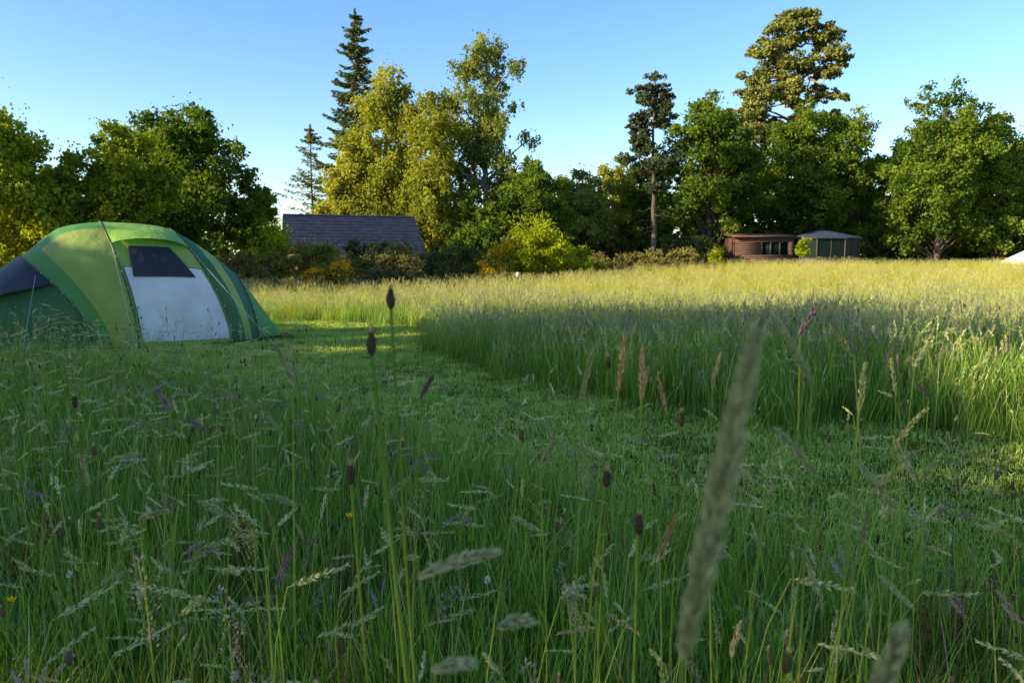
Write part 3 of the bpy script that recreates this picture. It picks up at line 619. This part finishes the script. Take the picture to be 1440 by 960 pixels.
for k in range(8):
    a=c+(pp[k]-c)*1.1; b_=c+(pp[(k+1)%8]-c)*1.1; Rf.add([[*a,1.9],[*b_,1.9],[*(c+(b_-c)*.2),2.36],[*(c+(a-c)*.2),2.36]],[[0,1,2,3]],0)
    Rf.add([[*(c+(a-c)*.2),2.36],[*(c+(b_-c)*.2),2.36],[*c,2.44],[*c,2.441]],[[0,1,2,3]],0)
    Rf.add([[*a,1.82],[*b_,1.82],[*b_,1.9],[*a,1.9]],[[0,1,2,3]],0)
Rf.obj('pavilion_roof',[felt],parent=shed)

barn=bpy.data.objects.new('barn',None); scene.collection.objects.link(barn); barn.location=(-9.5,44,float(gz(-9.5,44))); barn.rotation_euler=(0,0,math.radians(20))
Lb=7.6; Db=3.3; rz=3.95; ez=1.75
mb=MB(); rows=12
for side in (-1,1):
    for q in range(rows):
        f0=q/rows; f1=(q+1.12)/rows
        cols=22
        for cc in range(cols):
            x0=-Lb/2+Lb*cc/cols; x1=x0+Lb/cols; dz=rs.uniform(-.012,.012)
            y0=side*Db*(1-f0); y1=side*Db*(1-min(f1,1)); z0=ez+(rz-ez)*f0+.11+dz; z1=ez+(rz-ez)*min(f1,1)+.005+dz
            mb.add([[x0,y0,z0],[x1,y0,z0],[x1,y1,z1],[x0,y1,z1],[x0,y0,z0-.11],[x1,y0,z0-.11]],[[0,1,2,3],[0,4,5,1]],0,rs.rand())
tube(mb,[[-Lb/2,0,rz+.03],[Lb/2,0,rz+.03]],.08,6,0)
mb.obj('roof',[slate],parent=barn)
mb=MB()
box(mb,(0,-Db+.45,.9),(Lb-.5,.1,1.8),0); box(mb,(0,Db-.45,.9),(Lb-.5,.1,1.8),0)
for sx in (-1,1):
    X0=sx*(Lb/2-.3); yy=Db-.5
    mb.add([[X0,-yy,0],[X0,yy,0],[X0,yy,1.8],[X0,-yy,1.8]],[[0,1,2,3]],0); mb.add([[X0,-yy,1.8],[X0,yy,1.8],[X0,0.02,rz-.1],[X0,-.02,rz-.1]],[[0,1,2,3]],0)
mb.obj('walls',[wood],parent=barn)
mb=MB(); box(mb,(1.2,-Db+.38,.85),(1.1,.06,1.7),0); box(mb,(-1.6,-Db+.38,1.2),(1.0,.06,.8),0); mb.obj('door_and_window',[wood_d],parent=barn)

mb=MB(); bx,by=35.6,50; n=20; an=np.arange(n)*2*pi/n
rings=[(2.3,0),(2.3,.6),(1.1,1.25),(.05,1.95)]
V=np.concatenate([np.stack([np.cos(an)*r,np.sin(an)*r,np.full(n,z)],1) for r,z in rings]); i,j=np.meshgrid(np.arange(3),np.arange(n),indexing='ij'); kk=(j+1)%n
mb.add(V,np.stack([i*n+j,i*n+kk,(i+1)*n+kk,(i+1)*n+j],-1),0)
mb.obj('bell_tent',[noisemat('canvas_white',(.7,.7,.72),(.8,.8,.82),3,.7,.1)],(bx,by,float(gz(bx,by))-.2))
mb=MB(); box(mb,(0,0,.4),(.08,.08,.8),0); box(mb,(0,-.055,.72),(.16,.03,.22),1); mb.obj('marker_post',[bark,noisemat('sign_white',(.4,.45,.55),(.5,.52,.6),3,.6,0)],(.25,31,float(gz(.25,31))))

# ------------------------------------------------------------------ light, sky, camera
el=math.radians(20); sd=Vector((-.93,-.37,0)).normalized()
sun=bpy.data.lights.new('sun','SUN'); sun.energy=11; sun.angle=math.radians(.5); sun.color=(1,.85,.52)
so=bpy.data.objects.new('sun',sun); scene.collection.objects.link(so)
dv=Vector((sd.x*math.cos(el),sd.y*math.cos(el),math.sin(el))); so.rotation_euler=dv.to_track_quat('Z','Y').to_euler(); so.location=(-30,0,30)
w=bpy.data.worlds.new('World'); scene.world=w; w.use_nodes=True; nt=w.node_tree
bg=nt.nodes['Background']; sk=nt.nodes.new('ShaderNodeTexSky'); sk.sky_type='NISHITA'; sk.sun_disc=False; sk.sun_elevation=el; sk.sun_rotation=math.atan2(sd.x,sd.y)
sk.air_density=1.0; sk.dust_density=.5; sk.ozone_density=2.0
hs=nt.nodes.new('ShaderNodeHueSaturation'); hs.inputs['Saturation'].default_value=1.24; hs.inputs['Hue'].default_value=.508
nt.links.new(sk.outputs[0],hs.inputs['Color']); nt.links.new(hs.outputs[0],bg.inputs[0]); bg.inputs[1].default_value=.30
cam=bpy.data.cameras.new('camera'); co=bpy.data.objects.new('camera',cam); scene.collection.objects.link(co); scene.camera=co
cam.lens=26; cam.sensor_width=36; cam.clip_end=3000; cam.clip_start=.05
co.location=(0,0,1.45); co.rotation_euler=(math.radians(90-6.3),0,0)
cam.dof.use_dof=True; cam.dof.focus_distance=4.0; cam.dof.aperture_fstop=7
scene.view_settings.view_transform='Standard'; scene.view_settings.look='None'; scene.view_settings.exposure=0
